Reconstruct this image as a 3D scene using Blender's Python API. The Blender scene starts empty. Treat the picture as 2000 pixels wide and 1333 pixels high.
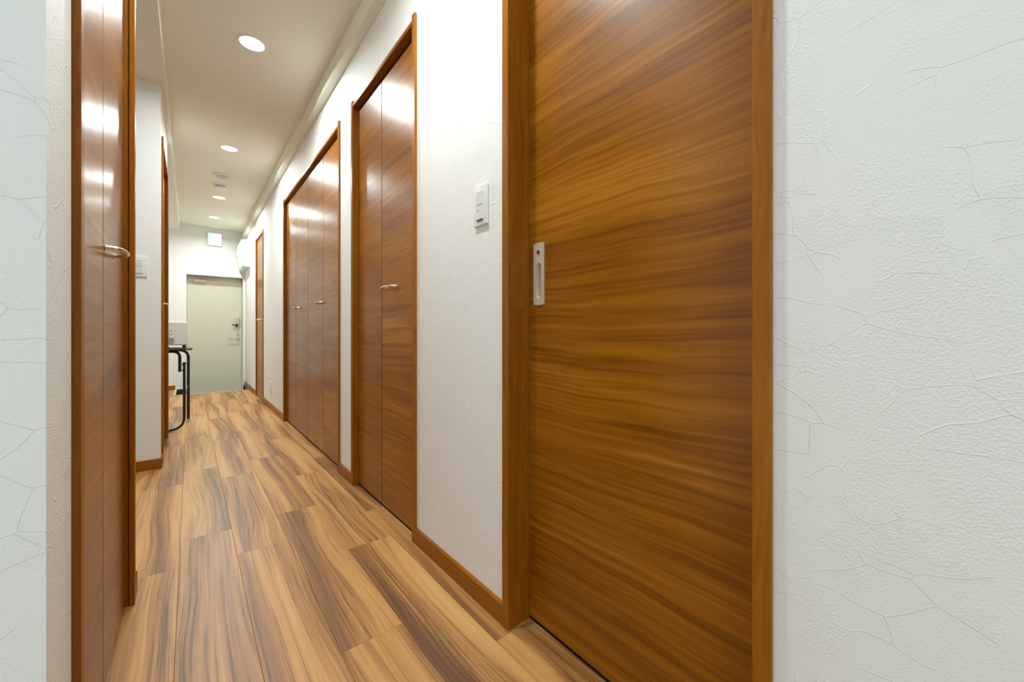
import bpy, bmesh, math, random
from mathutils import Vector, Matrix

random.seed(7)
S = bpy.context.scene
COL = S.collection

# ------------------------------------------------------------------ camera
F, W, H = 770.0, 2000.0, 1333.0
YAW = math.atan(630.0 / F)
CAMH = 0.8167
cam_d = bpy.data.cameras.new('camera')
cam_d.sensor_fit = 'HORIZONTAL'
cam_d.sensor_width = 36.0
cam_d.lens = 36.0 * F / W
cam_d.shift_y = -(666.5 - 652.0) / W
cam_d.clip_start = 0.02
cam = bpy.data.objects.new('camera', cam_d)
COL.objects.link(cam)
cam.location = (0, 0, CAMH)
cam.rotation_euler = (math.radians(90), 0, -YAW)
S.camera = cam

# ------------------------------------------------------------------ world, light, exposure
world = bpy.data.worlds.new('world')
S.world = world
world.use_nodes = True
world.node_tree.nodes['Background'].inputs[0].default_value = (0.8, 0.9, 1.0, 1)
world.node_tree.nodes['Background'].inputs[1].default_value = 0.3
world.cycles.sampling_method = 'NONE'      # the hallway is closed: no sky light gets in
S.view_settings.view_transform = 'Standard'
S.view_settings.look = 'None'
S.view_settings.exposure = 0.22
S.view_settings.gamma = 1.0
S.view_settings.use_curve_mapping = False
S.cycles.use_denoising = True
S.cycles.use_adaptive_sampling = True
S.cycles.adaptive_threshold = 0.02
S.cycles.max_bounces = 8
S.cycles.diffuse_bounces = 5
S.cycles.glossy_bounces = 3
S.cycles.sample_clamp_indirect = 3.0

DOWN_W = 13.0
WIN_W = 28.0


def area_light(name, loc, rot, sx, sy, power, color, shape='RECTANGLE', spread=180):
    d = bpy.data.lights.new(name, 'AREA')
    d.shape = shape
    d.size = sx
    d.size_y = sy
    d.energy = power
    d.color = color
    d.spread = math.radians(spread)
    o = bpy.data.objects.new(name, d)
    o.location = loc
    o.rotation_euler = rot
    COL.objects.link(o)
    return o


# daylight from the window of the room the camera stands in (behind the camera)
area_light('daylight', (-1.0, -1.85, 1.35), (math.radians(90), 0, math.radians(-12)), 1.6, 1.7, WIN_W, (0.70, 0.885, 1.0))


# ------------------------------------------------------------------ materials
def mat(name):
    m = bpy.data.materials.new(name)
    m.use_nodes = True
    nt = m.node_tree
    return m, nt, nt.nodes, nt.links, nt.nodes['Principled BSDF']


def node(nt, typ, **kw):
    n = nt.nodes.new(typ)
    for k, v in kw.items():
        setattr(n, k, v)
    return n


def ramp(nt, stops, interp='LINEAR'):
    r = nt.nodes.new('ShaderNodeValToRGB')
    r.color_ramp.interpolation = interp
    e = r.color_ramp.elements
    while len(e) > 1:
        e.remove(e[-1])
    e[0].position = stops[0][0]
    e[0].color = (*stops[0][1], 1)
    for p, c in stops[1:]:
        k = e.new(p)
        k.color = (*c, 1)
    return r


def srgb(r, g, b):
    def f(v):
        v /= 255.0
        return v / 12.92 if v <= 0.04045 else ((v + 0.055) / 1.055) ** 2.4
    return (f(r), f(g), f(b))


def plain(name, col, rough=0.5, metal=0.0, bump=0.0, bscale=200, var=0.04, coat=0.0):
    m, nt, N, L, B = mat(name)
    tc = node(nt, 'ShaderNodeTexCoord')
    nz = node(nt, 'ShaderNodeTexNoise')
    nz.inputs['Scale'].default_value = bscale
    nz.inputs['Detail'].default_value = 3
    L.new(tc.outputs['Object'], nz.inputs['Vector'])
    a = tuple(max(0, c * (1 - var)) for c in col)
    b = tuple(min(1, c * (1 + var)) for c in col)
    r = ramp(nt, [(0.3, a), (0.7, b)])
    L.new(nz.outputs['Fac'], r.inputs[0])
    L.new(r.outputs[0], B.inputs['Base Color'])
    B.inputs['Roughness'].default_value = rough
    B.inputs['Metallic'].default_value = metal
    B.inputs['Coat Weight'].default_value = coat
    if bump:
        bp = node(nt, 'ShaderNodeBump')
        bp.inputs['Strength'].default_value = bump
        bp.inputs['Distance'].default_value = 0.002
        L.new(nz.outputs['Fac'], bp.inputs['Height'])
        L.new(bp.outputs[0], B.inputs['Normal'])
    return m


def math_n(nt, op, a, b=None, c=None, clamp=False):
    n = nt.nodes.new('ShaderNodeMath')
    n.operation = op
    n.use_clamp = clamp
    for i, v in enumerate((a, b, c)):
        if v is None:
            continue
        if isinstance(v, (int, float)):
            n.inputs[i].default_value = v
        else:
            nt.links.new(v, n.inputs[i])
    return n.outputs[0]


def maprange(nt, v, a, b, c=0.0, d=1.0, smooth=True):
    n = nt.nodes.new('ShaderNodeMapRange')
    n.interpolation_type = 'SMOOTHSTEP' if smooth else 'LINEAR'
    nt.links.new(v, n.inputs[0])
    n.inputs[1].default_value = a
    n.inputs[2].default_value = b
    n.inputs[3].default_value = c
    n.inputs[4].default_value = d
    return n.outputs[0]


def wallpaper(name, col):
    """white vinyl wallpaper with trowelled-plaster relief"""
    m, nt, N, L, B = mat(name)
    tc = node(nt, 'ShaderNodeTexCoord')
    P = tc.outputs['Object']
    mp = node(nt, 'ShaderNodeMapping')
    mp.inputs['Location'].default_value = (0.3, 0.1, 0.7)
    mp.inputs['Scale'].default_value = (1, 0.85, 1.6)
    mp.inputs['Rotation'].default_value = (0.35, 0, 0)
    L.new(P, mp.inputs['Vector'])
    fine = node(nt, 'ShaderNodeTexNoise')
    fine.inputs['Scale'].default_value = 320
    fine.inputs['Detail'].default_value = 2
    L.new(P, fine.inputs['Vector'])
    low = node(nt, 'ShaderNodeTexNoise')
    low.inputs['Scale'].default_value = 10.0
    low.inputs['Detail'].default_value = 1
    L.new(P, low.inputs['Vector'])
    # bend the ridges slightly with the low noise
    sc_ = node(nt, 'ShaderNodeVectorMath', operation='SCALE')
    L.new(low.outputs['Color'], sc_.inputs[0])
    sc_.inputs['Scale'].default_value = 0.05
    ad = node(nt, 'ShaderNodeVectorMath', operation='ADD')
    L.new(mp.outputs[0], ad.inputs[0])
    L.new(sc_.outputs[0], ad.inputs[1])
    v = node(nt, 'ShaderNodeTexVoronoi', feature='DISTANCE_TO_EDGE')
    v.inputs['Scale'].default_value = 11.5
    L.new(ad.outputs[0], v.inputs['Vector'])
    line = maprange(nt, v.outputs['Distance'], 0.0, 0.013, 1.0, 0.0)
    sep = node(nt, 'ShaderNodeSeparateColor')
    L.new(low.outputs['Color'], sep.inputs[0])
    gate = maprange(nt, sep.outputs[1], 0.43, 0.50)
    lines = math_n(nt, 'MULTIPLY', line, gate)
    rough = maprange(nt, sep.outputs[2], 0.45, 0.62, 0.36, 0.85)
    h = math_n(nt, 'ADD', math_n(nt, 'MULTIPLY', lines, 0.42), math_n(nt, 'MULTIPLY', fine.outputs['Fac'], rough))
    bp = node(nt, 'ShaderNodeBump')
    bp.inputs['Strength'].default_value = 0.75
    bp.inputs['Distance'].default_value = 0.0016
    L.new(h, bp.inputs['Height'])
    L.new(bp.outputs[0], B.inputs['Normal'])
    B.inputs['Base Color'].default_value = (*col, 1)
    B.inputs['Roughness'].default_value = 0.62
    B.inputs['Specular IOR Level'].default_value = 0.35
    return m


def wood(name, stops, grain='Y', wide=1.0, rough=0.3, aniso=0.0, coat=0.0, bump=0.25, spec=0.5, rnd=1.0, warp=0.05, long=0.9, across=9.0):
    """veneer: long fibres along `grain`, figure and pores across it"""
    m, nt, N, L, B = mat(name)
    tc = node(nt, 'ShaderNodeTexCoord')
    oi = node(nt, 'ShaderNodeObjectInfo')
    off = node(nt, 'ShaderNodeVectorMath', operation='SCALE')
    cx = node(nt, 'ShaderNodeCombineXYZ')
    for i, k in enumerate((13.7, 7.9, 11.3)):
        L.new(math_n(nt, 'MULTIPLY', oi.outputs['Random'], k * rnd), cx.inputs[i])
    add = node(nt, 'ShaderNodeVectorMath', operation='ADD')
    L.new(tc.outputs['Object'], add.inputs[0])
    L.new(cx.outputs[0], add.inputs[1])
    P = add.outputs[0]
    # low-frequency warp
    wn = node(nt, 'ShaderNodeTexNoise')
    wn.inputs['Scale'].default_value = 2.2
    wn.inputs['Detail'].default_value = 2
    L.new(P, wn.inputs['Vector'])
    ws = node(nt, 'ShaderNodeVectorMath', operation='SUBTRACT')
    L.new(wn.outputs['Color'], ws.inputs[0])
    ws.inputs[1].default_value = (0.5, 0.5, 0.5)
    wsc = node(nt, 'ShaderNodeVectorMath', operation='SCALE')
    L.new(ws.outputs[0], wsc.inputs[0])
    wsc.inputs['Scale'].default_value = warp * 2
    P2n = node(nt, 'ShaderNodeVectorMath', operation='ADD')
    L.new(P, P2n.inputs[0])
    L.new(wsc.outputs[0], P2n.inputs[1])
    P2 = P2n.outputs[0]

    def stretched(lng, acr, detail, dist=0.0, rgh=0.55):
        mp = node(nt, 'ShaderNodeMapping')
        sc = [1.0, 1.0, acr] if grain == 'Y' else [acr, acr, acr]
        sc['XYZ'.index(grain)] = lng
        mp.inputs['Scale'].default_value = sc
        L.new(P2, mp.inputs['Vector'])
        n = node(nt, 'ShaderNodeTexNoise')
        n.inputs['Scale'].default_value = 1.0
        n.inputs['Detail'].default_value = detail
        n.inputs['Roughness'].default_value = rgh
        n.inputs['Distortion'].default_value = dist
        L.new(mp.outputs[0], n.inputs['Vector'])
        return n.outputs['Fac']
    fig = stretched(long, across * wide, 3, 0.6)
    ring = stretched(long * 1.3, across * 9, 3, 0.15, 0.6)
    pore = stretched(4, 120, 1)
    v = math_n(nt, 'ADD', math_n(nt, 'MULTIPLY', fig, 0.40), math_n(nt, 'MULTIPLY', ring, 0.32))
    v = math_n(nt, 'ADD', v, math_n(nt, 'MULTIPLY', pore, 0.28))
    r = ramp(nt, stops)
    L.new(v, r.inputs[0])
    dark = math_n(nt, 'MULTIPLY', maprange(nt, pore, 0.56, 0.72), 0.14)
    mx = node(nt, 'ShaderNodeMix', data_type='RGBA', blend_type='MULTIPLY')
    L.new(dark, mx.inputs['Factor'])
    L.new(r.outputs[0], mx.inputs['A'])
    mx.inputs['B'].default_value = (0.45, 0.3, 0.2, 1)
    L.new(mx.outputs['Result'], B.inputs['Base Color'])
    B.inputs['Roughness'].default_value = rough
    B.inputs['Specular IOR Level'].default_value = spec
    B.inputs['Coat Weight'].default_value = coat
    B.inputs['Coat Roughness'].default_value = 0.12
    if aniso:
        B.inputs['Anisotropic'].default_value = aniso
        t = node(nt, 'ShaderNodeCombineXYZ')
        t.inputs['XYZ'.index(grain)].default_value = 1.0
        L.new(t.outputs[0], B.inputs['Tangent'])
    if bump:
        bp = node(nt, 'ShaderNodeBump')
        bp.inputs['Strength'].default_value = bump
        bp.inputs['Distance'].default_value = 0.0003
        L.new(pore, bp.inputs['Height'])
        L.new(bp.outputs[0], B.inputs['Normal'])
    return m


def plank_mat():
    m, nt, N, L, B = mat('laminate_walnut')
    tc = node(nt, 'ShaderNodeTexCoord')
    oi = node(nt, 'ShaderNodeObjectInfo')
    cx = node(nt, 'ShaderNodeCombineXYZ')
    for i, k in enumerate((31.7, 57.9, 23.3)):
        L.new(math_n(nt, 'MULTIPLY', oi.outputs['Random'], k), cx.inputs[i])
    add = node(nt, 'ShaderNodeVectorMath', operation='ADD')
    L.new(tc.outputs['Object'], add.inputs[0])
    L.new(cx.outputs[0], add.inputs[1])
    P = add.outputs[0]

    def nz(vec, sc, detail=2, dist=0.0, rgh=0.5):
        mp = node(nt, 'ShaderNodeMapping')
        mp.inputs['Scale'].default_value = sc
        L.new(vec, mp.inputs['Vector'])
        n = node(nt, 'ShaderNodeTexNoise')
        n.inputs['Scale'].default_value = 1.0
        n.inputs['Detail'].default_value = detail
        n.inputs['Roughness'].default_value = rgh
        n.inputs['Distortion'].default_value = dist
        L.new(mp.outputs[0], n.inputs['Vector'])
        return n
    w = nz(P, (6, 1.0, 6), 1)
    ws = node(nt, 'ShaderNodeVectorMath', operation='SUBTRACT')
    L.new(w.outputs['Color'], ws.inputs[0])
    ws.inputs[1].default_value = (0.5, 0.5, 0.5)
    wm = node(nt, 'ShaderNodeVectorMath', operation='MULTIPLY')
    L.new(ws.outputs[0], wm.inputs[0])
    wm.inputs[1].default_value = (0.11, 0.0, 0.0)
    P2n = node(nt, 'ShaderNodeVectorMath', operation='ADD')
    L.new(P, P2n.inputs[0])
    L.new(wm.outputs[0], P2n.inputs[1])
    P2 = P2n.outputs[0]
    fig = nz(P2, (13, 0.5, 1), 2, 0.2, 0.5).outputs['Fac']     # sapwood / heartwood fields
    lines = nz(P2, (120, 1.5, 1), 3, 0.15, 0.72).outputs['Fac']     # growth lines
    pore = nz(P2, (420, 9, 1), 2).outputs['Fac']
    base = ramp(nt, [(0.36, srgb(212, 162, 98)), (0.44, srgb(200, 148, 84)), (0.485, srgb(184, 132, 74)),
                     (0.54, srgb(166, 116, 64)), (0.60, srgb(146, 99, 55)), (0.67, srgb(116, 78, 45))])
    v = math_n(nt, 'ADD', math_n(nt, 'MULTIPLY', fig, 0.70), math_n(nt, 'MULTIPLY', lines, 0.30))
    # every plank a little lighter or darker
    v = math_n(nt, 'ADD', v, math_n(nt, 'MULTIPLY', math_n(nt, 'SUBTRACT', oi.outputs['Random'], 0.5), 0.05))
    L.new(v, base.inputs[0])
    strk = math_n(nt, 'MULTIPLY', maprange(nt, lines, 0.53, 0.63), maprange(nt, fig, 0.40, 0.56))
    mx = node(nt, 'ShaderNodeMix', data_type='RGBA', blend_type='MIX')
    L.new(math_n(nt, 'MULTIPLY', strk, 0.7), mx.inputs['Factor'])
    L.new(base.outputs[0], mx.inputs['A'])
    mx.inputs['B'].default_value = (*srgb(98, 66, 40), 1)
    mx2 = node(nt, 'ShaderNodeMix', data_type='RGBA', blend_type='MULTIPLY')
    L.new(math_n(nt, 'MULTIPLY', maprange(nt, pore, 0.55, 0.75), 0.25), mx2.inputs['Factor'])
    L.new(mx.outputs['Result'], mx2.inputs['A'])
    mx2.inputs['B'].default_value = (0.5, 0.38, 0.28, 1)
    # small knots
    kv = node(nt, 'ShaderNodeTexVoronoi', feature='F1')
    kmp = node(nt, 'ShaderNodeMapping')
    kmp.inputs['Scale'].default_value = (6, 3, 1)
    L.new(P2, kmp.inputs['Vector'])
    L.new(kmp.outputs[0], kv.inputs['Vector'])
    kv.inputs['Scale'].default_value = 1.0
    kn = maprange(nt, kv.outputs['Distance'], 0.02, 0.045, 0.75, 0.0)
    mx3 = node(nt, 'ShaderNodeMix', data_type='RGBA', blend_type='MIX')
    L.new(kn, mx3.inputs['Factor'])
    L.new(mx2.outputs['Result'], mx3.inputs['A'])
    mx3.inputs['B'].default_value = (*srgb(96, 52, 34), 1)
    L.new(mx3.outputs['Result'], B.inputs['Base Color'])
    B.inputs['Roughness'].default_value = 0.38
    B.inputs['Specular IOR Level'].default_value = 0.5
    bp = node(nt, 'ShaderNodeBump')
    bp.inputs['Strength'].default_value = 0.15
    bp.inputs['Distance'].default_value = 0.0005
    L.new(math_n(nt, 'ADD', pore, lines), bp.inputs['Height'])
    L.new(bp.outputs[0], B.inputs['Normal'])
    return m


def emit(name, col, strength):
    m, nt, N, L, B = mat(name)
    B.inputs['Base Color'].default_value = (*col, 1)
    B.inputs['Emission Color'].default_value = (*col, 1)
    B.inputs['Emission Strength'].default_value = strength
    return m


DOOR_STOPS = [(0.34, srgb(108, 60, 2)), (0.43, srgb(129, 75, 5)), (0.50, srgb(146, 88, 10)),
              (0.57, srgb(161, 101, 18)), (0.66, srgb(180, 121, 38))]
CASE_STOPS = [(0.38, srgb(132, 75, 5)), (0.50, srgb(148, 86, 9)), (0.62, srgb(163, 99, 18))]
M = {}
M['wall'] = wallpaper('wallpaper_plaster', (0.86, 0.865, 0.85))
M['wall_smooth'] = plain('wallpaper_far', (0.86, 0.865, 0.85), 0.65, var=0.008, bscale=40)
M['ceiling'] = plain('ceiling_paper', (0.82, 0.805, 0.69), 0.8, bscale=120, var=0.008)
M['door_wood'] = wood('door_veneer', DOOR_STOPS, 'Y', rough=0.285, bump=0.0, spec=0.40, rnd=0.3, warp=0.024, long=0.5, across=7.0)
M['casing_wood'] = wood('casing_veneer', CASE_STOPS, 'Z', rough=0.36, bump=0.1, across=14, long=0.5, spec=0.25)
M['trim_wood'] = wood('baseboard_veneer', CASE_STOPS, 'Y', rough=0.38, bump=0.1, across=16, long=0.6, spec=0.25)
M['trim_wood_x'] = wood('baseboard_veneer_x', CASE_STOPS, 'X', rough=0.38, bump=0.1, across=30, long=0.6, spec=0.25)
M['plank'] = plank_mat()
M['underlay'] = plain('plank_joint', srgb(130, 92, 58), 0.8)
M['nosing'] = plain('step_nosing', srgb(225, 205, 170), 0.4)
M['tile_dark'] = plain('entry_tile', srgb(48, 42, 40), 0.45, bscale=60)
M['steel_door'] = plain('entrance_door_paint', srgb(212, 209, 191), 0.4, bscale=30, var=0.015)
M['steel_frame'] = plain('entrance_frame_paint', srgb(190, 194, 176), 0.45, var=0.02)
M['chrome'] = plain('satin_chrome', (0.78, 0.74, 0.68), 0.22, 1.0, var=0.03)
M['nickel'] = plain('satin_nickel', (0.66, 0.58, 0.46), 0.5, 0.35, bscale=400, var=0.05)
M['dark_metal'] = plain('dark_metal', (0.03, 0.03, 0.03), 0.4, 0.6)
M['plastic'] = plain('white_plastic', (0.82, 0.82, 0.79), 0.35, var=0.01)
M['plastic2'] = plain('white_plastic_key', (0.76, 0.76, 0.73), 0.3, var=0.01)
M['grey_plastic'] = plain('grey_plastic', (0.4, 0.39, 0.38), 0.4, var=0.03)
M['black'] = plain('black_paint', (0.012, 0.012, 0.012), 0.35, var=0.1)
M['table_top'] = wood('table_top_wood', [(0.35, srgb(58, 32, 22)), (0.65, srgb(92, 54, 36))], 'X', rough=0.4, across=20)
M['lens'] = emit('downlight_diffuser', (1.0, 0.98, 0.95), 1.5)
M['lens'].cycles.emission_sampling = 'NONE'
M['sign_white'] = emit('exit_sign_white', (0.92, 1.0, 0.97), 1.35)
M['sign_green'] = emit('exit_sign_green', (0.48, 0.90, 0.72), 0.80)
M['led'] = emit('indicator_lamp', (0.1, 0.5, 0.2), 0.4)
M['slot'] = plain('slot_dark', (0.02, 0.02, 0.02), 0.6)
M['joint_shade'] = plain('joint_shadow_strip', srgb(38, 18, 5), 0.8)
M['printer_white'] = plain('printer_shell', (0.93, 0.92, 0.90), 0.35, var=0.01)
M['rubber'] = plain('rubber_foot', (0.55, 0.42, 0.33), 0.6)


# ------------------------------------------------------------------ mesh helpers
def obj(name, bm, material, parent=None, smooth=False):
    me = bpy.data.meshes.new(name)
    bmesh.ops.recalc_face_normals(bm, faces=bm.faces[:])
    bm.to_mesh(me)
    bm.free()
    me.materials.append(material)
    if smooth:
        for p in me.polygons:
            p.use_smooth = True
        try:
            me.set_sharp_from_angle(angle=math.radians(35))
        except Exception:
            pass
    o = bpy.data.objects.new(name, me)
    COL.objects.link(o)
    if parent is not None:
        o.parent = parent
    return o


def box(bm, x0, x1, y0, y1, z0, z1, bev=0.0, seg=1):
    g = bmesh.ops.create_cube(bm, size=1.0)
    vs = g['verts']
    for v in vs:
        v.co = Vector(((x0 + x1) / 2 + v.co.x * (x1 - x0), (y0 + y1) / 2 + v.co.y * (y1 - y0), (z0 + z1) / 2 + v.co.z * (z1 - z0)))
    if bev > 0:
        es = list({e for v in vs for e in v.link_edges})
        bmesh.ops.bevel(bm, geom=es, offset=bev, segments=seg, affect='EDGES', profile=0.6)
    return bm


def B_(*a, **k):
    return box(bmesh.new(), *a, **k)


def boxes(lst):
    bm = bmesh.new()
    for b in lst:
        box(bm, *b)
    return bm


def cyl(bm, c, axis, r, length, seg=24, r2=None, bev=0.0):
    g = bmesh.ops.create_cone(bm, cap_ends=True, segments=seg, radius1=r, radius2=r if r2 is None else r2, depth=length)
    q = Vector((0, 0, 1)).rotation_difference(Vector(axis).normalized()).to_matrix().to_4x4()
    bmesh.ops.transform(bm, matrix=Matrix.Translation(Vector(c)) @ q, verts=g['verts'])
    if bev > 0:
        es = [e for e in {e for v in g['verts'] for e in v.link_edges} if len(e.link_faces) == 2 and e.calc_face_angle() > 1.0]
        bmesh.ops.bevel(bm, geom=es, offset=bev, segments=2, affect='EDGES')
    return bm


def tube(bm, pts, r, seg=12, rfun=None, flat=1.0, up=(0, 0, 1)):
    pts = [Vector(p) for p in pts]
    rings = []
    n = len(pts)
    for i, p in enumerate(pts):
        t = (pts[min(i + 1, n - 1)] - pts[max(i - 1, 0)]).normalized()
        u = Vector(up)
        if abs(t.dot(u)) > 0.95:
            u = Vector((0, 1, 0)) if abs(t.y) < 0.9 else Vector((1, 0, 0))
        a = t.cross(u).normalized()
        b = a.cross(t).normalized()
        rr = r * (rfun(i / (n - 1)) if rfun else 1)
        rings.append([bm.verts.new(p + a * math.cos(2 * math.pi * k / seg) * rr + b * math.sin(2 * math.pi * k / seg) * rr * flat) for k in range(seg)])
    for i in range(n - 1):
        for k in range(seg):
            bm.faces.new((rings[i][k], rings[i][(k + 1) % seg], rings[i + 1][(k + 1) % seg], rings[i + 1][k]))
    bm.faces.new(rings[0][::-1])
    bm.faces.new(rings[-1])
    return bm


def round_path(pts, rad, n=7):
    """polyline with rounded corners"""
    pts = [Vector(p) for p in pts]
    out = [pts[0]]
    for i in range(1, len(pts) - 1):
        a, b, c = pts[i - 1], pts[i], pts[i + 1]
        d1, d2 = (a - b).normalized(), (c - b).normalized()
        p0, p1 = b + d1 * rad, b + d2 * rad
        for k in range(n + 1):
            t = k / n
            out.append(p0 * (1 - t) ** 2 + b * 2 * t * (1 - t) + p1 * t * t)
    out.append(pts[-1])
    return out


def extrude_loop(bm, loop, vec):
    """closed polygon (list of Vector) extruded by vec into a solid"""
    vs = [bm.verts.new(p) for p in loop]
    f = bm.faces.new(vs)
    r = bmesh.ops.extrude_face_region(bm, geom=[f])
    bmesh.ops.translate(bm, vec=vec, verts=[g for g in r['geom'] if isinstance(g, bmesh.types.BMVert)])
    return bm


def holed(bm, outer, inner, vec):
    """flat plate with a hole, given thickness vec"""
    loops = []
    for lp in (outer, inner):
        vs = [bm.verts.new(p) for p in lp]
        loops.append(vs)
        for i in range(len(vs)):
            bm.edges.new((vs[i], vs[(i + 1) % len(vs)]))
    es = [e for vs in loops for v in vs for e in v.link_edges]
    r = bmesh.ops.triangle_fill(bm, use_beauty=True, use_dissolve=False, edges=list(set(es)))
    fs = [g for g in r['geom'] if isinstance(g, bmesh.types.BMFace)]
    e = bmesh.ops.extrude_face_region(bm, geom=fs, use_keep_orig=True)
    bmesh.ops.translate(bm, vec=vec, verts=[g for g in e['geom'] if isinstance(g, bmesh.types.BMVert)])
    return bm


def thing(name, label, cat, loc=(0, 0, 0), group=None, kind=None):
    o = bpy.data.objects.new(name, None)
    o.empty_display_size = 0.1
    COL.objects.link(o)
    o.location = loc
    tag(o, label, cat, group, kind)
    return o


def tag(o, label, cat, group=None, kind=None):
    if label:
        o['label'] = label
    if cat:
        o['category'] = cat
    if group:
        o['group'] = group
    if kind:
        o['kind'] = kind
    return o


# ------------------------------------------------------------------ key dimensions (metres; y runs along the corridor)
XR, XL = 0.685, -0.137          # wall faces right and left
FR, FL = 0.675, -0.127          # faces of casings
ZC, ZL = 2.419, 2.325           # main ceiling, lowered ceiling on the left
YE = 7.55                       # end wall
CW = 0.026                      # casing width
HD = 2.05                       # top of door headers
STEP = 6.84

# ------------------------------------------------------------------ room shell
right_openings = [(0.212, 0.870), (1.421, 2.203), (2.425, 4.200), (5.516, 6.176)]


def wall_with_openings(x0, x1, ys, ye, ztop, ops, cover):
    lst = []
    y = ys
    for a, b in ops:
        lst.append((x0, x1, y, a, 0, ztop))
        lst.append((x0, x1, a, b, HD, ztop))
        y = b
    lst.append((x0, x1, y, ye, 0, ztop))
    lst.append((cover[0], cover[1], ys, ye, -0.02, ztop))
    return boxes(lst)


w = obj('wall_right', wall_with_openings(XR, 0.80, -2.0, YE, ZC + 0.05, right_openings, (0.80, 0.83)), M['wall'])
tag(w, 'long white plaster-textured wall holding the four brown doors on the right', 'wall', kind='structure')

w = obj('wall_left', boxes([(-0.27, XL, 0.741, 0.876, 0, ZL), (-0.27, XL, 0.876, 1.661, HD, ZL), (-0.27, XL, 1.661, 1.72, 0, ZL),
                            (-0.30, -0.27, 0.741, 1.72, 0, ZL)]), M['wall'])
tag(w, 'short white textured wall around the nearest brown door on the left', 'wall', kind='structure')
w = obj('wall_front', B_(-2.0, -0.30, 0.741, 0.86, 0, ZC + 0.05), M['wall'])
w2 = tag(w, 'white textured wall at the left edge facing the viewer', 'wall', kind='structure')
w = obj('wall_niche', boxes([(-1.2, XL, 3.2, 3.327, 0, ZL), (-0.25, XL, 3.327, 4.11, HD, ZL), (-0.25, XL, 4.11, 4.125, 0, ZL),
                             (-0.27, -0.25, 3.327, 4.125, 0, ZL)]), M['wall_smooth'])
tag(w, 'white wall piece with a light switch beyond the nearest left door', 'wall', kind='structure')
w = obj('wall_side', B_(-1.3, -1.2, 0.86, YE, -0.02, ZL), M['wall_smooth'])
tag(w, 'white wall closing the space behind the folding table', 'wall', kind='structure')
w = obj('wall_end', boxes([(-1.3, -0.035, YE, YE + 0.2, -0.2, ZC + 0.05), (0.661, 0.83, YE, YE + 0.2, -0.2, ZC + 0.05),
                           (-0.035, 0.661, YE, YE + 0.2, 1.70, ZC + 0.05)]), M['wall_smooth'])
tag(w, 'white end wall around the grey-green entrance door', 'wall', kind='structure')
w = obj('wall_back', boxes([(-2.1, 0.83, -2.1, -2.0, -0.02, ZC + 0.05)]), M['wall_smooth'])
tag(w, 'white wall behind the viewer', 'wall', kind='structure')
w = obj('wall_near', boxes([(-2.1, -2.0, -2.0, 0.86, -0.02, ZC + 0.05)]), M['wall_smooth'])
tag(w, 'white side wall of the room behind the viewer', 'wall', kind='structure')

c = obj('ceiling', boxes([(-0.11, XR, 0.741, YE, ZC, ZC + 0.05), (-2.0, XR, -2.0, 0.741, ZC, ZC + 0.05)]), M['ceiling'])
tag(c, 'cream white hallway ceiling with recessed lights', 'ceiling', kind='structure')
c = obj('ceiling_lowered', B_(-1.3, -0.11, 0.741, YE, ZL, ZC + 0.05, bev=0.002), M['ceiling'])
tag(c, 'lower cream white ceiling strip along the left side', 'ceiling', kind='structure')
c = obj('trim_1', B_(0.642, XR, -2.0, YE, 2.316, ZC, bev=0.002), M['ceiling'])
tag(c, 'cream boxed ledge running along the top of the right wall', 'ceiling trim', kind='structure')

# floor: sub floor + planks
floor = obj('floor', boxes([(-2.1, -0.142, -2.1, YE, -0.05, -0.010), (-0.142, 0.83, -2.1, STEP, -0.05, -0.010)]), M['underlay'])
tag(floor, 'walnut-look laminate plank floor of the hallway', 'floor', kind='structure')
PW = 0.1647
phase = {-1: 0.81, 0: 1.03, 1: 0.78, 2: 1.055, 3: 1.545, 4: 0.837}
mesh_cache = {}


def plank_mesh(wd, ln):
    key = (round(wd, 4), round(ln, 3))
    if key in mesh_cache:
        return mesh_cache[key]
    g, c0, t = 0.0002, 0.0007, 0.010
    x0, x1, y0, y1 = -wd / 2 + g, wd / 2 - g, -ln / 2 + g, ln / 2 - g
    vs = [(x0, y0, -t), (x1, y0, -t), (x1, y1, -t), (x0, y1, -t),
          (x0, y0, -c0), (x1, y0, -c0), (x1, y1, -c0), (x0, y1, -c0),
          (x0 + c0, y0 + c0, 0), (x1 - c0, y0 + c0, 0), (x1 - c0, y1 - c0, 0), (x0 + c0, y1 - c0, 0)]
    fs = [(3, 2, 1, 0), (8, 9, 10, 11)]
    for a, b in ((0, 4), (4, 8)):
        for k in range(4):
            fs.append((a + k, a + (k + 1) % 4, b + (k + 1) % 4, b + k))
    me = bpy.data.meshes.new('plank')
    me.from_pydata(vs, [], fs)
    me.materials.append(M['plank'])
    me.update()
    mesh_cache[key] = me
    return me


def lay(x0, x1, y0, y1):
    if x1 - x0 < 0.006 or y1 - y0 < 0.01:
        return
    o = bpy.data.objects.new('plank', plank_mesh(x1 - x0, y1 - y0))
    o.location = ((x0 + x1) / 2, (y0 + y1) / 2, 0)
    o.parent = floor
    COL.objects.link(o)


for row in range(-12, 5):
    xa = -0.0285 + row * PW
    xb = xa + PW
    if row >= 4:
        xb = 0.80
    xa = max(xa, -2.0)
    if xb < -2.0:
        continue
    p = phase.get(row, (row * 0.37) % 0.99)
    k0 = int(math.floor((-2.0 - p) / 0.99))
    for k in range(k0, 12):
        ya, yb = p + k * 0.99, p + (k + 1) * 0.99
        ya, yb = max(ya, -2.0), min(yb, YE)
        if yb <= ya:
            continue
        if xb <= -0.142:
            lay(xa, xb, ya, yb)
        else:
            lay(xa, xb, ya, min(yb, STEP)) if ya < STEP else None
            if xa < -0.142 and yb > STEP:
                lay(xa, -0.142, max(ya, STEP), yb)

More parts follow.
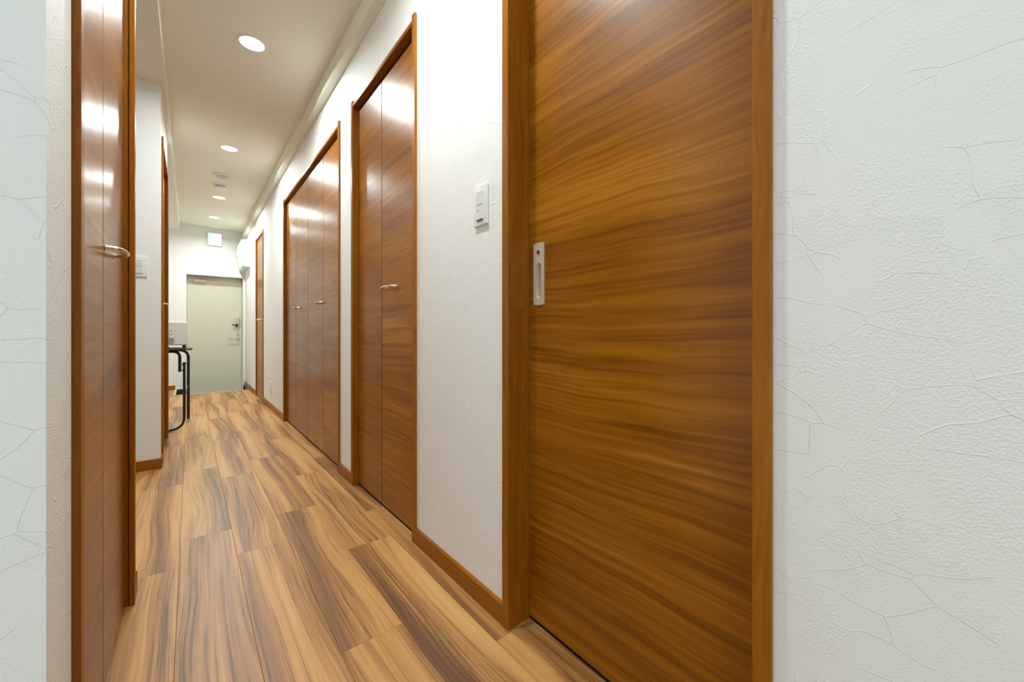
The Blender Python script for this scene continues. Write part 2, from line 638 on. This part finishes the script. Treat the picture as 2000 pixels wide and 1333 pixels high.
st = thing('trim_2', 'pale edge strip where the plank floor steps down to the entrance', 'step edge', (0, STEP, 0), kind='structure')
obj('nosing', boxes([(-0.152, 0.665, -0.004, 0.018, -0.03, 0.003), (-0.160, -0.142, 0.0, YE - STEP, -0.03, 0.003)]), M['nosing'], st)
obj('riser', boxes([(-0.15, 0.685, 0.0, 0.012, -0.2, -0.03), (-0.154, -0.142, 0.0, YE - STEP, -0.2, -0.03)]), M['tile_dark'], st)
ef = thing('floor_entry', 'dark tiled entrance floor one step below the planks', 'floor', (0, STEP, -0.2), kind='structure')
for i in range(3):
    for j in range(3):
        xa, xb = -0.14 + i * 0.275, -0.14 + (i + 1) * 0.275
        ya, yb = 0.012 + j * 0.29, 0.012 + (j + 1) * 0.29
        obj('tile', B_(xa + 0.002, xb - 0.002, ya + 0.002, yb - 0.002, -0.01, 0, bev=0.001), M['tile_dark'], ef)
sk = obj('baseboard_entry', boxes([(-0.142, -0.035, YE - 0.008, YE, -0.2, 0.0), (0.661, 0.685, YE - 0.008, YE, -0.2, 0.0),
                                   (0.677, 0.70, STEP, YE, -0.2, 0.0)]), M['tile_dark'])
tag(sk, 'dark skirting below floor level around the entrance step', 'baseboard', kind='structure')


# baseboards -----------------------------------------------------------
def base_profile(bm, side, x, y0, y1):
    """side=+1: face looks to -x (right wall)"""
    s = side
    pts = [(0, 0), (-0.009, 0), (-0.009, 0.044), (-0.0075, 0.046), (-0.0075, 0.049), (-0.009, 0.0505), (-0.009, 0.0575), (-0.005, 0.062), (0, 0.062)]
    loop = [Vector((x + s * a, y0, b)) for a, b in pts]
    extrude_loop(bm, loop, Vector((0, y1 - y0, 0)))
    return bm


def baseboards(name, label, side, x, spans):
    bm = bmesh.new()
    for a, b in spans:
        base_profile(bm, side, x, a, b)
    o = obj(name, bm, M['trim_wood'])
    tag(o, label, 'baseboard', kind='structure')
    return o


baseboards('baseboard_right', 'brown grooved baseboard along the right wall between the doors', 1, XR,
           [(-2.0, 0.212), (0.870, 1.421), (2.203, 2.425), (4.200, 5.516), (6.176, YE - 0.01)])
baseboards('baseboard_left', 'short brown baseboard beside the nearest left door', -1, XL, [(0.75, 0.876), (1.661, 1.729)])
bm = bmesh.new()
loop = [(0, 0), (-0.009, 0), (-0.009, 0.044), (-0.0075, 0.046), (-0.0075, 0.049), (-0.009, 0.0505), (-0.009, 0.0575), (-0.005, 0.062), (0, 0.062)]
extrude_loop(bm, [Vector((-1.2, 3.2 + a, b)) for a, b in loop], Vector((1.2 + XL + 0.009, 0, 0)))
base_profile(bm, -1, XL, 3.192, 3.327)
o = obj('baseboard_niche', bm, M['trim_wood_x'])
tag(o, 'brown grooved baseboard under the switch wall beyond the left door', 'baseboard', kind='structure')
bm = bmesh.new()
extrude_loop(bm, [Vector((-1.2, YE + a, b)) for a, b in loop], Vector((1.2 - 0.16, 0, 0)))
o = obj('baseboard_end', bm, M['trim_wood_x'])
tag(o, 'brown baseboard on the end wall behind the folding table', 'baseboard', kind='structure')


# ------------------------------------------------------------------ doors
def frame(root, s, face, wall, y0, y1, depth, rebate):
    """s=+1 right wall. y0,y1 outer edges of casing; root at (ox, 0, 0)-like origin (mesh coordinates relative)."""
    X = lambda d: face + s * d - root.location.x          # d metres into the wall
    Y = lambda y: y - root.location.y

    def bx(bm, d0, d1, a, b, z0, z1, bev=0.0012):
        xa, xb = sorted((X(d0), X(d1)))
        box(bm, xa, xb, Y(a), Y(b), z0, z1, bev)
    for a, b in ((y0, y0 + CW), (y1 - CW, y1)):
        bm = bmesh.new()
        lip = 0.013 if rebate else depth
        bx(bm, 0, lip, a, b, 0, HD, 0.0015)
        if rebate:
            if a == y0:
                bx(bm, lip, depth, a, b - rebate, 0, HD, 0)
            else:
                bx(bm, lip, depth, a + rebate, b, 0, HD, 0)
        bx(bm, 0, 0.0098, a, b, HD - 0.003, HD + 0.016, 0.0015)
        obj('jamb', bm, M['casing_wood'], root)
    bm = bmesh.new()
    bx(bm, 0.002, depth, y0 + CW, y1 - CW, HD - 0.018, HD)
    obj('header', bm, M['trim_wood'], root)
    return X, Y, bx


def bow_handle(bm, s, x, ya, yb, z, proj=0.031, r=0.0055):
    """bow pull along y, standing off towards -s*x"""
    n = 16
    pts = []
    for i in range(n + 1):
        t = i / n
        yy = ya + (yb - ya) * (0.5 - 0.5 * math.cos(math.pi * t))
        pts.append((x - s * proj * math.sin(math.pi * t) ** 0.62, yy, z))
    tube(bm, pts, r, 12, rfun=lambda t: 1.35 - 0.45 * math.sin(math.pi * t), flat=0.8)
    for yy in (ya, yb):
        cyl(bm, (x - s * 0.0015, yy, z), (1, 0, 0), 0.0085, 0.003, 20)
    return bm


def bifold(name, label, s, face, wall, y0, y1, rec, joints, handles, hz, zb=0.012, depth=0.105):
    root = thing(name, label, 'door', (face, (y0 + y1) / 2, 0), kind='structure')
    X, Y, bx = frame(root, s, face, wall, y0, y1, depth, 0.006)
    # closing strip at the back of the jamb so the gap reads as a groove
    edges = [y0 + CW + 0.002] + joints + [y1 - CW - 0.002]
    ztop = HD - 0.018 - 0.018
    panels = []
    for k in range(len(edges) - 1):
        bm = bmesh.new()
        a, b = edges[k] + (0.0026 if k else 0), edges[k + 1] - (0.0026 if k < len(edges) - 2 else 0)
        bx(bm, rec, rec + 0.022, a, b, zb, ztop, 0.0016)
        p = obj('panel', bm, M['door_wood'], root)
        panels.append(p)
    for y in joints:  # added dark-coloured strip stands in for the shade in each panel gap
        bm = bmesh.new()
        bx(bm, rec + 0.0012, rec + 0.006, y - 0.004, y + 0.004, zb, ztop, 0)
        obj('joint_shade_strip', bm, M['joint_shade'], root)
    for (k, ya, yb) in handles:
        bm = bmesh.new()
        bow_handle(bm, s, X(rec), Y(ya), Y(yb), hz)
        obj('handle', bm, M['chrome'], panels[k], smooth=True)
    bm = bmesh.new()
    bx(bm, rec + 0.004, rec + 0.018, y0 + CW, y1 - CW, HD - 0.042, HD - 0.018, 0)
    obj('top_rail', bm, M['dark_metal'], root)
    bm = bmesh.new()
    bx(bm, rec + 0.003, rec + 0.05, y0 + CW, y1 - CW, 0.0, 0.006, 0)
    obj('threshold', bm, M['slot'], root)
    return root


# two-panel folding door (right, middle)
bifold('door_2', 'narrow brown two-panel folding door with one bow handle on the right wall', 1, FR, XR, 1.421, 2.203, 0.030,
       [1.8356], [(0, 1.662, 1.792)], 1.026)
# four-panel folding door
bifold('door_3', 'wide brown four-panel folding door with two bow handles on the right wall', 1, FR, XR, 2.425, 4.200, 0.026,
       [2.8747, 3.314, 3.753], [(1, 2.886, 3.012), (2, 3.616, 3.742)], 1.030)
# left nearest folding door
bifold('door_5', 'brown two-panel folding door at the left edge, nearest the viewer', -1, FL, XL, 0.876, 1.661, 0.022,
       [1.257], [(1, 1.272, 1.398)], 1.012)
# left far folding door
bifold('door_6', 'brown folding door on the left wall just before the folding table', -1, FL, XL, 3.327, 4.110, 0.024,
       [3.72], [(1, 3.735, 3.861)], 1.03)

# sliding door (nearest, right)
ds = thing('door_1', 'large brown sliding door with a recessed metal pull, nearest on the right', 'door', (FR, 0.541, 0), kind='structure')
X, Y, bx = frame(ds, 1, FR, XR, 0.212, 0.870, 0.118, 0)
REC = 0.079
# pull outline in door plane (y,z)
pyc, pz0, pz1 = 0.802, 0.898, 1.067
slot_r = 0.0105
sz0, sz1 = 0.915 + slot_r, 1.014 - slot_r


def stadium(x, r, z0, z1, n=12):
    out = []
    for k in range(n + 1):
        a = math.pi + math.pi * k / n
        out.append(Vector((x, Y(pyc) + r * math.cos(a), z0 + r * math.sin(a))))
    for k in range(n + 1):
        a = math.pi * k / n
        out.append(Vector((x, Y(pyc) + r * math.cos(a), z1 + r * math.sin(a))))
    return out


def rect(x, y0, y1, z0, z1):
    return [Vector((x, Y(y0), z0)), Vector((x, Y(y1), z0)), Vector((x, Y(y1), z1)), Vector((x, Y(y0), z1))]


bm = bmesh.new()
holed(bm, rect(X(REC), 0.19, 0.8425, 0.011, HD - 0.024), stadium(X(REC), slot_r + 0.001, sz0, sz1), Vector((0.033, 0, 0)))
leaf = obj('door_leaf', bm, M['door_wood'], ds)
bm = bmesh.new()
bx(bm, REC + 0.004, REC + 0.030, 0.238, 0.844, HD - 0.024, HD - 0.018, 0)
obj('top_rail', bm, M['dark_metal'], ds)
bm = bmesh.new()
bx(bm, REC + 0.002, REC + 0.034, 0.238, 0.844, 0.0, 0.004, 0)
obj('threshold', bm, M['slot'], ds)
# pull plate: bowed front, rounded ends
bm = bmesh.new()
hw = 0.0213
outer = []
for k in range(9):
    t = -1 + 2 * k / 8
    outer.append(Vector((X(REC), Y(pyc) + hw * t, pz0 - 0.002 * (1 - t * t))))
for k in range(9):
    t = 1 - 2 * k / 8
    outer.append(Vector((X(REC), Y(pyc) + hw * t, pz1 + 0.002 * (1 - t * t))))
holed(bm, outer, stadium(X(REC), slot_r, sz0, sz1), Vector((-0.0028, 0, 0)))
pull = obj('pull_plate', bm, M['nickel'], leaf)
bm = bmesh.new()
a_, b_ = stadium(X(REC) - 0.0026, slot_r, sz0, sz1), stadium(X(REC) + 0.013, slot_r * 0.72, sz0, sz1)
va, vb = [bm.verts.new(p) for p in a_], [bm.verts.new(p) for p in b_]
for k in range(len(va)):
    bm.faces.new((va[k], va[(k + 1) % len(va)], vb[(k + 1) % len(va)], vb[k]))
bm.faces.new(vb)
obj('pull_cup', bm, M['nickel'], leaf, smooth=True)
bm = bmesh.new()
cyl(bm, (X(REC) - 0.0032, Y(pyc), 1.043), (1, 0, 0), 0.0065, 0.0012, 20)
obj('key_rosette', bm, M['chrome'], leaf, smooth=True)
bm = bmesh.new()
cyl(bm, (X(REC) - 0.0040, Y(pyc), 1.045), (1, 0, 0), 0.0026, 0.0012, 14)
box(bm, X(REC) - 0.0046, X(REC) - 0.0034, Y(pyc) - 0.0016, Y(pyc) + 0.0016, 1.037, 1.045)
obj('keyhole', bm, M['slot'], leaf)

# narrow hinged door far right
dh = thing('door_4', 'narrow brown hinged door with a lever handle, farthest on the right wall', 'door', (FR, 5.846, 0), kind='structure')
X, Y, bx = frame(dh, 1, FR, XR, 5.516, 6.176, 0.105, 0)
bm = bmesh.new()
bx(bm, 0.012, 0.045, 5.544, 6.148, 0.008, HD - 0.021, 0.0015)
dl = obj('door_leaf', bm, M['door_wood'], dh)
bm = bmesh.new()
cyl(bm, (X(0.010), Y(5.61), 0.985), (1, 0, 0), 0.024, 0.008, 24, bev=0.002)
tube(bm, round_path([(X(0.010), Y(5.61), 0.985), (X(-0.035), Y(5.61), 0.985), (X(-0.035), Y(5.735), 0.985)], 0.014), 0.008, 10)
cyl(bm, (X(0.010), Y(5.61), 1.045), (1, 0, 0), 0.017, 0.010, 20)
obj('lever_handle', bm, M['chrome'], dl, smooth=True)

# entrance door --------------------------------------------------------
de = thing('door_7', 'pale grey-green steel entrance door at the far end of the hallway', 'door', (0.313, YE, -0.2), kind='structure')
EX = lambda x: x - 0.313
bm = boxes([(EX(-0.035), EX(-0.029), 0.125, 0.19, 0, 1.9), (EX(0.655), EX(0.661), 0.125, 0.19, 0, 1.9),
            (EX(-0.029), EX(0.655), 0.125, 0.19, 1.892, 1.9)])
obj('frame', bm, M['steel_frame'], de)
leaf2 = obj('door_leaf', B_(EX(-0.027), EX(0.653), 0.145, 0.185, 0.006, 1.890, bev=0.002), M['steel_door'], de)
obj('sill', boxes([(EX(-0.035), EX(0.661), 0.0, 0.2, -0.01, 0.003)]), M['nickel'], de)
bm = bmesh.new()
box(bm, EX(0.045), EX(0.20), 0.030, 0.075, 1.800, 1.842, 0.005, 2)
box(bm, EX(0.085), EX(0.115), 0.035, 0.065, 1.842, 1.852)
obj('closer', bm, M['nickel'], leaf2).location.y = 0.07
bm = bmesh.new()
tube(bm, [(EX(0.10), 0.05, 1.855), (EX(0.34), 0.035, 1.862)], 0.006, 8)
tube(bm, [(EX(0.34), 0.035, 1.862), (EX(0.10), 0.02, 1.868)], 0.005, 8)
obj('closer_arm', bm, M['nickel'], leaf2).location.y = 0.07
bm = bmesh.new()
box(bm, EX(0.572), EX(0.622), 0.030, 0.075, 1.125, 1.285, 0.016, 4)
obj('smart_lock', bm, M['chrome'], leaf2, smooth=True).location.y = 0.07
bm = bmesh.new()
cyl(bm, (EX(0.583), 0.045, 1.150), (0, 1, 0), 0.020, 0.055, 20, bev=0.003)
tube(bm, [(EX(0.52), 0.03, 1.158), (EX(0.60), 0.03, 1.150)], 0.007, 8)
obj('thumb_turn', bm, M['dark_metal'], leaf2, smooth=True).location.y = 0.07
bm = bmesh.new()
cyl(bm, (EX(0.600), 0.070, 1.015), (0, 1, 0), 0.019, 0.012, 20, bev=0.002)
box(bm, EX(0.594), EX(0.606), 0.045, 0.07, 1.0, 1.030, 0.002)
obj('lower_turn', bm, M['nickel'], leaf2, smooth=True).location.y = 0.07
bm = bmesh.new()
cyl(bm, (EX(0.603), 0.070, 0.945), (0, 1, 0), 0.024, 0.012, 24, bev=0.002)
tube(bm, round_path([(EX(0.603), 0.07, 0.945), (EX(0.603), 0.020, 0.945), (EX(0.475), 0.020, 0.950)], 0.016), 0.009, 12)
obj('lever_handle', bm, M['chrome'], leaf2, smooth=True).location.y = 0.07
obj('latch_bracket', B_(EX(0.585), EX(0.625), 0.045, 0.075, 1.855, 1.872, bev=0.002), M['nickel'], leaf2).location.y = 0.07
bm = bmesh.new()
cyl(bm, (EX(0.31), 0.073, 1.33), (0, 1, 0), 0.009, 0.006, 16)
obj('peephole', bm, M['nickel'], leaf2).location.y = 0.07

# ------------------------------------------------------------------ ceiling fittings
labels = ['round recessed ceiling light nearest the viewer', 'round recessed ceiling light second from the viewer, before the two alarms',
          'round recessed ceiling light just beyond the two ceiling alarms', 'round recessed ceiling light closest to the entrance door',
          'round recessed ceiling light above the sliding door, over the viewer']
for i, (yy, lab) in enumerate(zip((2.593, 4.187, 5.77, 6.80, 1.0), labels)):
    t = thing('downlight', lab, 'ceiling light', (0.268, yy, ZC), group='recessed lights along the hallway ceiling')
    bm = bmesh.new()
    seg = 40
    prof = [(0.060, 0.0), (0.072, 0.0), (0.0715, -0.003), (0.067, -0.0045), (0.060, -0.003), (0.058, 0.0)]
    rings = [[bm.verts.new((r * math.cos(2 * math.pi * k / seg), r * math.sin(2 * math.pi * k / seg), z)) for k in range(seg)] for r, z in prof]
    for a in range(len(prof) - 1):
        for k in range(seg):
            bm.faces.new((rings[a][k], rings[a][(k + 1) % seg], rings[a + 1][(k + 1) % seg], rings[a + 1][k]))
    obj('trim_ring', bm, M['plastic'], t, smooth=True)
    bm = bmesh.new()
    cyl(bm, (0, 0, -0.0008), (0, 0, 1), 0.060, 0.0012, 40)
    obj('diffuser', bm, M['lens'], t)
    L_ = area_light('lamp', (0, 0, -0.006), (0, 0, 0), 0.11, 0.11, DOWN_W, (0.91, 0.995, 0.985), 'DISK', 160)
    L_.parent = t

t = thing('ceiling_speaker', 'flat round white grille on the ceiling before the smoke alarm', 'ceiling alarm', (0.257, 4.95, ZC))
bm = bmesh.new()
cyl(bm, (0, 0, -0.006), (0, 0, 1), 0.075, 0.012, 40, r2=0.078, bev=0.002)
obj('housing', bm, M['plastic2'], t, smooth=True)
bm = bmesh.new()
for r in (0.02, 0.035, 0.05):
    tube(bm, [(r * math.cos(a), r * math.sin(a), -0.0125) for a in [2 * math.pi * k / 32 for k in range(33)]], 0.0022, 6)
obj('grille', bm, M['grey_plastic'], t)
t = thing('smoke_alarm', 'round white smoke alarm with a dark slot ring, just before the third ceiling light', 'smoke alarm', (0.256, 5.285, ZC))
bm = bmesh.new()
cyl(bm, (0, 0, -0.008), (0, 0, 1), 0.066, 0.016, 40, r2=0.075, bev=0.003)
obj('base', bm, M['plastic'], t, smooth=True)
bm = bmesh.new()
cyl(bm, (0, 0, -0.019), (0, 0, 1), 0.048, 0.008, 32)
obj('sensor_slot', bm, M['slot'], t)
bm = bmesh.new()
cyl(bm, (0, 0, -0.030), (0, 0, 1), 0.040, 0.016, 32, r2=0.056, bev=0.004)
obj('cover', bm, M['plastic'], t, smooth=True)

# exit sign on the end wall
t = thing('exit_sign', 'small glowing white and pale green exit sign on the end wall', 'exit sign', (0.300, YE, 2.253))
obj('housing', B_(-0.088, 0.088, -0.030, 0, -0.096, 0.096, bev=0.004), M['plastic'], t)
obj('light_panel', B_(-0.084, 0.084, -0.034, -0.028, -0.092, 0.092, bev=0.001), M['sign_green'], t)
bm = boxes([(0.000, 0.076, -0.0355, -0.0335, -0.070, 0.078)])
obj('pictogram_doorway', bm, M['sign_white'], t)
bm = bmesh.new()
cyl(bm, (-0.018, -0.0365, 0.050), (0, 1, 0), 0.013, 0.002, 16)
for a, b, r in (((-0.020, 0.034), (-0.010, -0.008), 0.011), ((-0.010, -0.008), (-0.048, -0.030), 0.007), ((-0.048, -0.030), (-0.062, -0.062), 0.006),
                ((-0.010, -0.008), (0.022, -0.028), 0.007), ((0.022, -0.028), (0.018, -0.064), 0.006), ((-0.018, 0.030), (-0.048, 0.012), 0.005),
                ((-0.018, 0.030), (0.018, 0.014), 0.005)):
    d = Vector((b[0] - a[0], 0, b[1] - a[1]))
    nn = Vector((-d.z, 0, d.x)).normalized() * r
    p, q = Vector((a[0], -0.0375, a[1])), Vector((b[0], -0.0375, b[1]))
    extrude_loop(bm, [p + nn, q + nn, q - nn, p - nn], Vector((0, 0.002, 0)))
obj('pictogram_figure', bm, M['sign_white'], t)

# breaker box on right wall near end
t = thing('breaker_box', 'white wall-mounted breaker box high on the right wall by the entrance', 'breaker box', (XR, 7.18, 1.79))
bm = bmesh.new()
prof = [(0, 0.0), (-0.075, 0.0), (-0.082, 0.012), (-0.085, 0.385), (-0.075, 0.392), (0, 0.392)]
extrude_loop(bm, [Vector((x, -0.33, z)) for x, z in prof], Vector((0, 0.66, 0)))
obj('body', bm, M['plastic'], t)
bm = bmesh.new()
prof = [(-0.083, 0.205), (-0.108, 0.210), (-0.118, 0.25), (-0.118, 0.34), (-0.105, 0.382), (-0.083, 0.386)]
extrude_loop(bm, [Vector((x, -0.322, z)) for x, z in prof], Vector((0, 0.644, 0)))
obj('upper_cover', bm, M['plastic'], t)
bm = bmesh.new()
prof = [(-0.081, 0.012), (-0.090, 0.018), (-0.106, 0.10), (-0.108, 0.195), (-0.083, 0.200)]
extrude_loop(bm, [Vector((x, -0.322, z)) for x, z in prof], Vector((0, 0.644, 0)))
obj('lower_cover', bm, M['plastic'], t)

# ------------------------------------------------------------------ switches and outlet
t = thing('light_switch', 'white two-key light switch between sliding door and narrow folding door', 'light switch', (XR, 0.980, 1.203))
bm = B_(-0.0075, 0, -0.035, 0.035, -0.060, 0.060, bev=0.003, seg=3)
obj('plate', bm, M['plastic'], t, smooth=True)
obj('centre_frame', B_(-0.0088, -0.006, -0.0195, 0.0195, -0.045, 0.045, bev=0.001), M['plastic'], t)
for z0, z1 in ((-0.0425, -0.001), (0.001, 0.0425)):
    obj('rocker', B_(-0.0112, -0.007, -0.0165, 0.0165, z0, z1, bev=0.0012), M['plastic2'], t)
bm = bmesh.new()
cyl(bm, (-0.0113, 0.008, -0.016), (1, 0, 0), 0.0018, 0.0010, 12)
obj('indicator', bm, M['slot'], t)
bm = B_(-0.0100, -0.0075, -0.014, 0.014, -0.0465, -0.0445)
obj('lower_slit', bm, M['slot'], t)

t = thing('light_switch', 'white wide light switch on the small wall beyond the left folding door', 'light switch', (-0.253, 3.2, 1.214))
obj('plate', B_(-0.060, 0.060, -0.0075, 0, -0.060, 0.060, bev=0.003, seg=3), M['plastic'], t, smooth=True)
for x0 in (-0.038, 0.002):
    for z0, z1 in ((-0.042, -0.001), (0.001, 0.042)):
        obj('rocker', B_(x0, x0 + 0.036, -0.0112, -0.006, z0, z1, bev=0.0012), M['plastic2'], t)

t = thing('wall_outlet', 'small white wall outlet low between four-panel door and far door', 'outlet', (XR, 4.94, 0.237))
obj('plate', B_(-0.007, 0, -0.035, 0.035, -0.060, 0.060, bev=0.0025, seg=2), M['plastic2'], t, smooth=True)
for z in (-0.02, 0.02):
    obj('socket', B_(-0.0085, -0.0065, -0.010, 0.010, z - 0.008, z + 0.008, bev=0.001), M['plastic'], t)

# ------------------------------------------------------------------ folding table with printer
t = thing('folding_table', 'folding table with dark brown top and black tube legs beyond the left wall', 'table', (-0.38, 4.52, 0))
TX, TY = 0.38, -4.52
obj('tabletop', B_(-0.36, 0.018 + TX, -0.24, 0.24, 0.678, 0.692, bev=0.003, seg=2), M['table_top'], t)
obj('edge_band', boxes([(0.016 + TX, 0.0195 + TX, -0.24, 0.24, 0.678, 0.692)]), M['black'], t)
R = 0.011
bm = bmesh.new()
p = round_path([(-0.33, 4.71 + TY, 0.03), (-0.33, 4.71 + TY, 0.664), (-0.008 + TX, 4.71 + TY, 0.664), (-0.008 + TX, 4.71 + TY, 0.03)], 0.07)
tube(bm, p, R, 12)
obj('leg', bm, M['black'], t, smooth=True)
for x in (-0.33, -0.008 + TX):
    bm = bmesh.new()
    cyl(bm, (x, 4.71 + TY, 0.015), (0, 0, 1), 0.015, 0.03, 16, r2=0.013)
    obj('foot_cap', bm, M['rubber'], t, smooth=True)
bm = bmesh.new()
R = 0.0095
p = round_path([(-0.33, 4.33 + TY, 0.565), (-0.33, 4.33 + TY, 0.011), (-0.034 + TX, 4.33 + TY, 0.011), (-0.034 + TX, 4.33 + TY, 0.575)], 0.10, 10)
tube(bm, p, R, 12)
obj('leg', bm, M['black'], t, smooth=True)
bm = bmesh.new()
p = round_path([(-0.31, 4.40 + TY, 0.48), (-0.31, 4.40 + TY, 0.664), (-0.064 + TX, 4.40 + TY, 0.664), (-0.064 + TX, 4.40 + TY, 0.49)], 0.05)
tube(bm, p, 0.011, 12)
obj('support_tube', bm, M['black'], t, smooth=True)
bm = bmesh.new()
for z in (0.555, 0.505):
    cyl(bm, (-0.05 + TX, 4.365 + TY, z), (0.35, 1, 0), 0.006, 0.10, 10)
tube(bm, [(-0.034 + TX, 4.33 + TY, 0.555), (-0.008 + TX, 4.71 + TY, 0.56)], 0.0045, 8)
tube(bm, [(-0.034 + TX, 4.33 + TY, 0.30), (-0.008 + TX, 4.71 + TY, 0.34)], 0.0045, 8)
obj('brace', bm, M['black'], t, smooth=True)

pr = thing('printer', 'white boxy printer with a dark paper slot standing on the folding table', 'printer', (-0.19, 4.52, 0.692))
obj('body', B_(-0.20, 0.175, -0.155, 0.17, 0.026, 0.225, bev=0.008, seg=3), M['printer_white'], pr, smooth=True)
obj('side_panel', B_(0.092, 0.178, -0.160, -0.150, 0.030, 0.222, bev=0.003), M['printer_white'], pr)
obj('upper_panel', B_(-0.195, 0.088, -0.161, -0.150, 0.120, 0.222, bev=0.003), M['printer_white'], pr)
obj('lower_panel', B_(-0.195, 0.088, -0.159, -0.150, 0.030, 0.117, bev=0.003), M['printer_white'], pr)
obj('paper_slot', B_(-0.15, 0.088, -0.163, -0.155, 0.040, 0.092, bev=0.002), M['grey_plastic'], pr)
for bx_, bz_, br_ in ((0.070, 0.150, 0.006), (0.075, 0.205, 0.004)):
    bm = bmesh.new()
    cyl(bm, (bx_, -0.163, bz_), (0, 1, 0), br_, 0.005, 14)
    obj('button', bm, M['grey_plastic'], pr)
for x in (-0.18, 0.155):
    for y in (-0.13, 0.145):
        bm = bmesh.new()
        cyl(bm, (x, y, 0.014), (0, 0, 1), 0.012, 0.028, 14)
        obj('foot', bm, M['black'], pr)
obj('paper_tray', B_(-0.10, 0.06, -0.185, -0.150, 0.003, 0.014, bev=0.002), M['table_top'], pr)
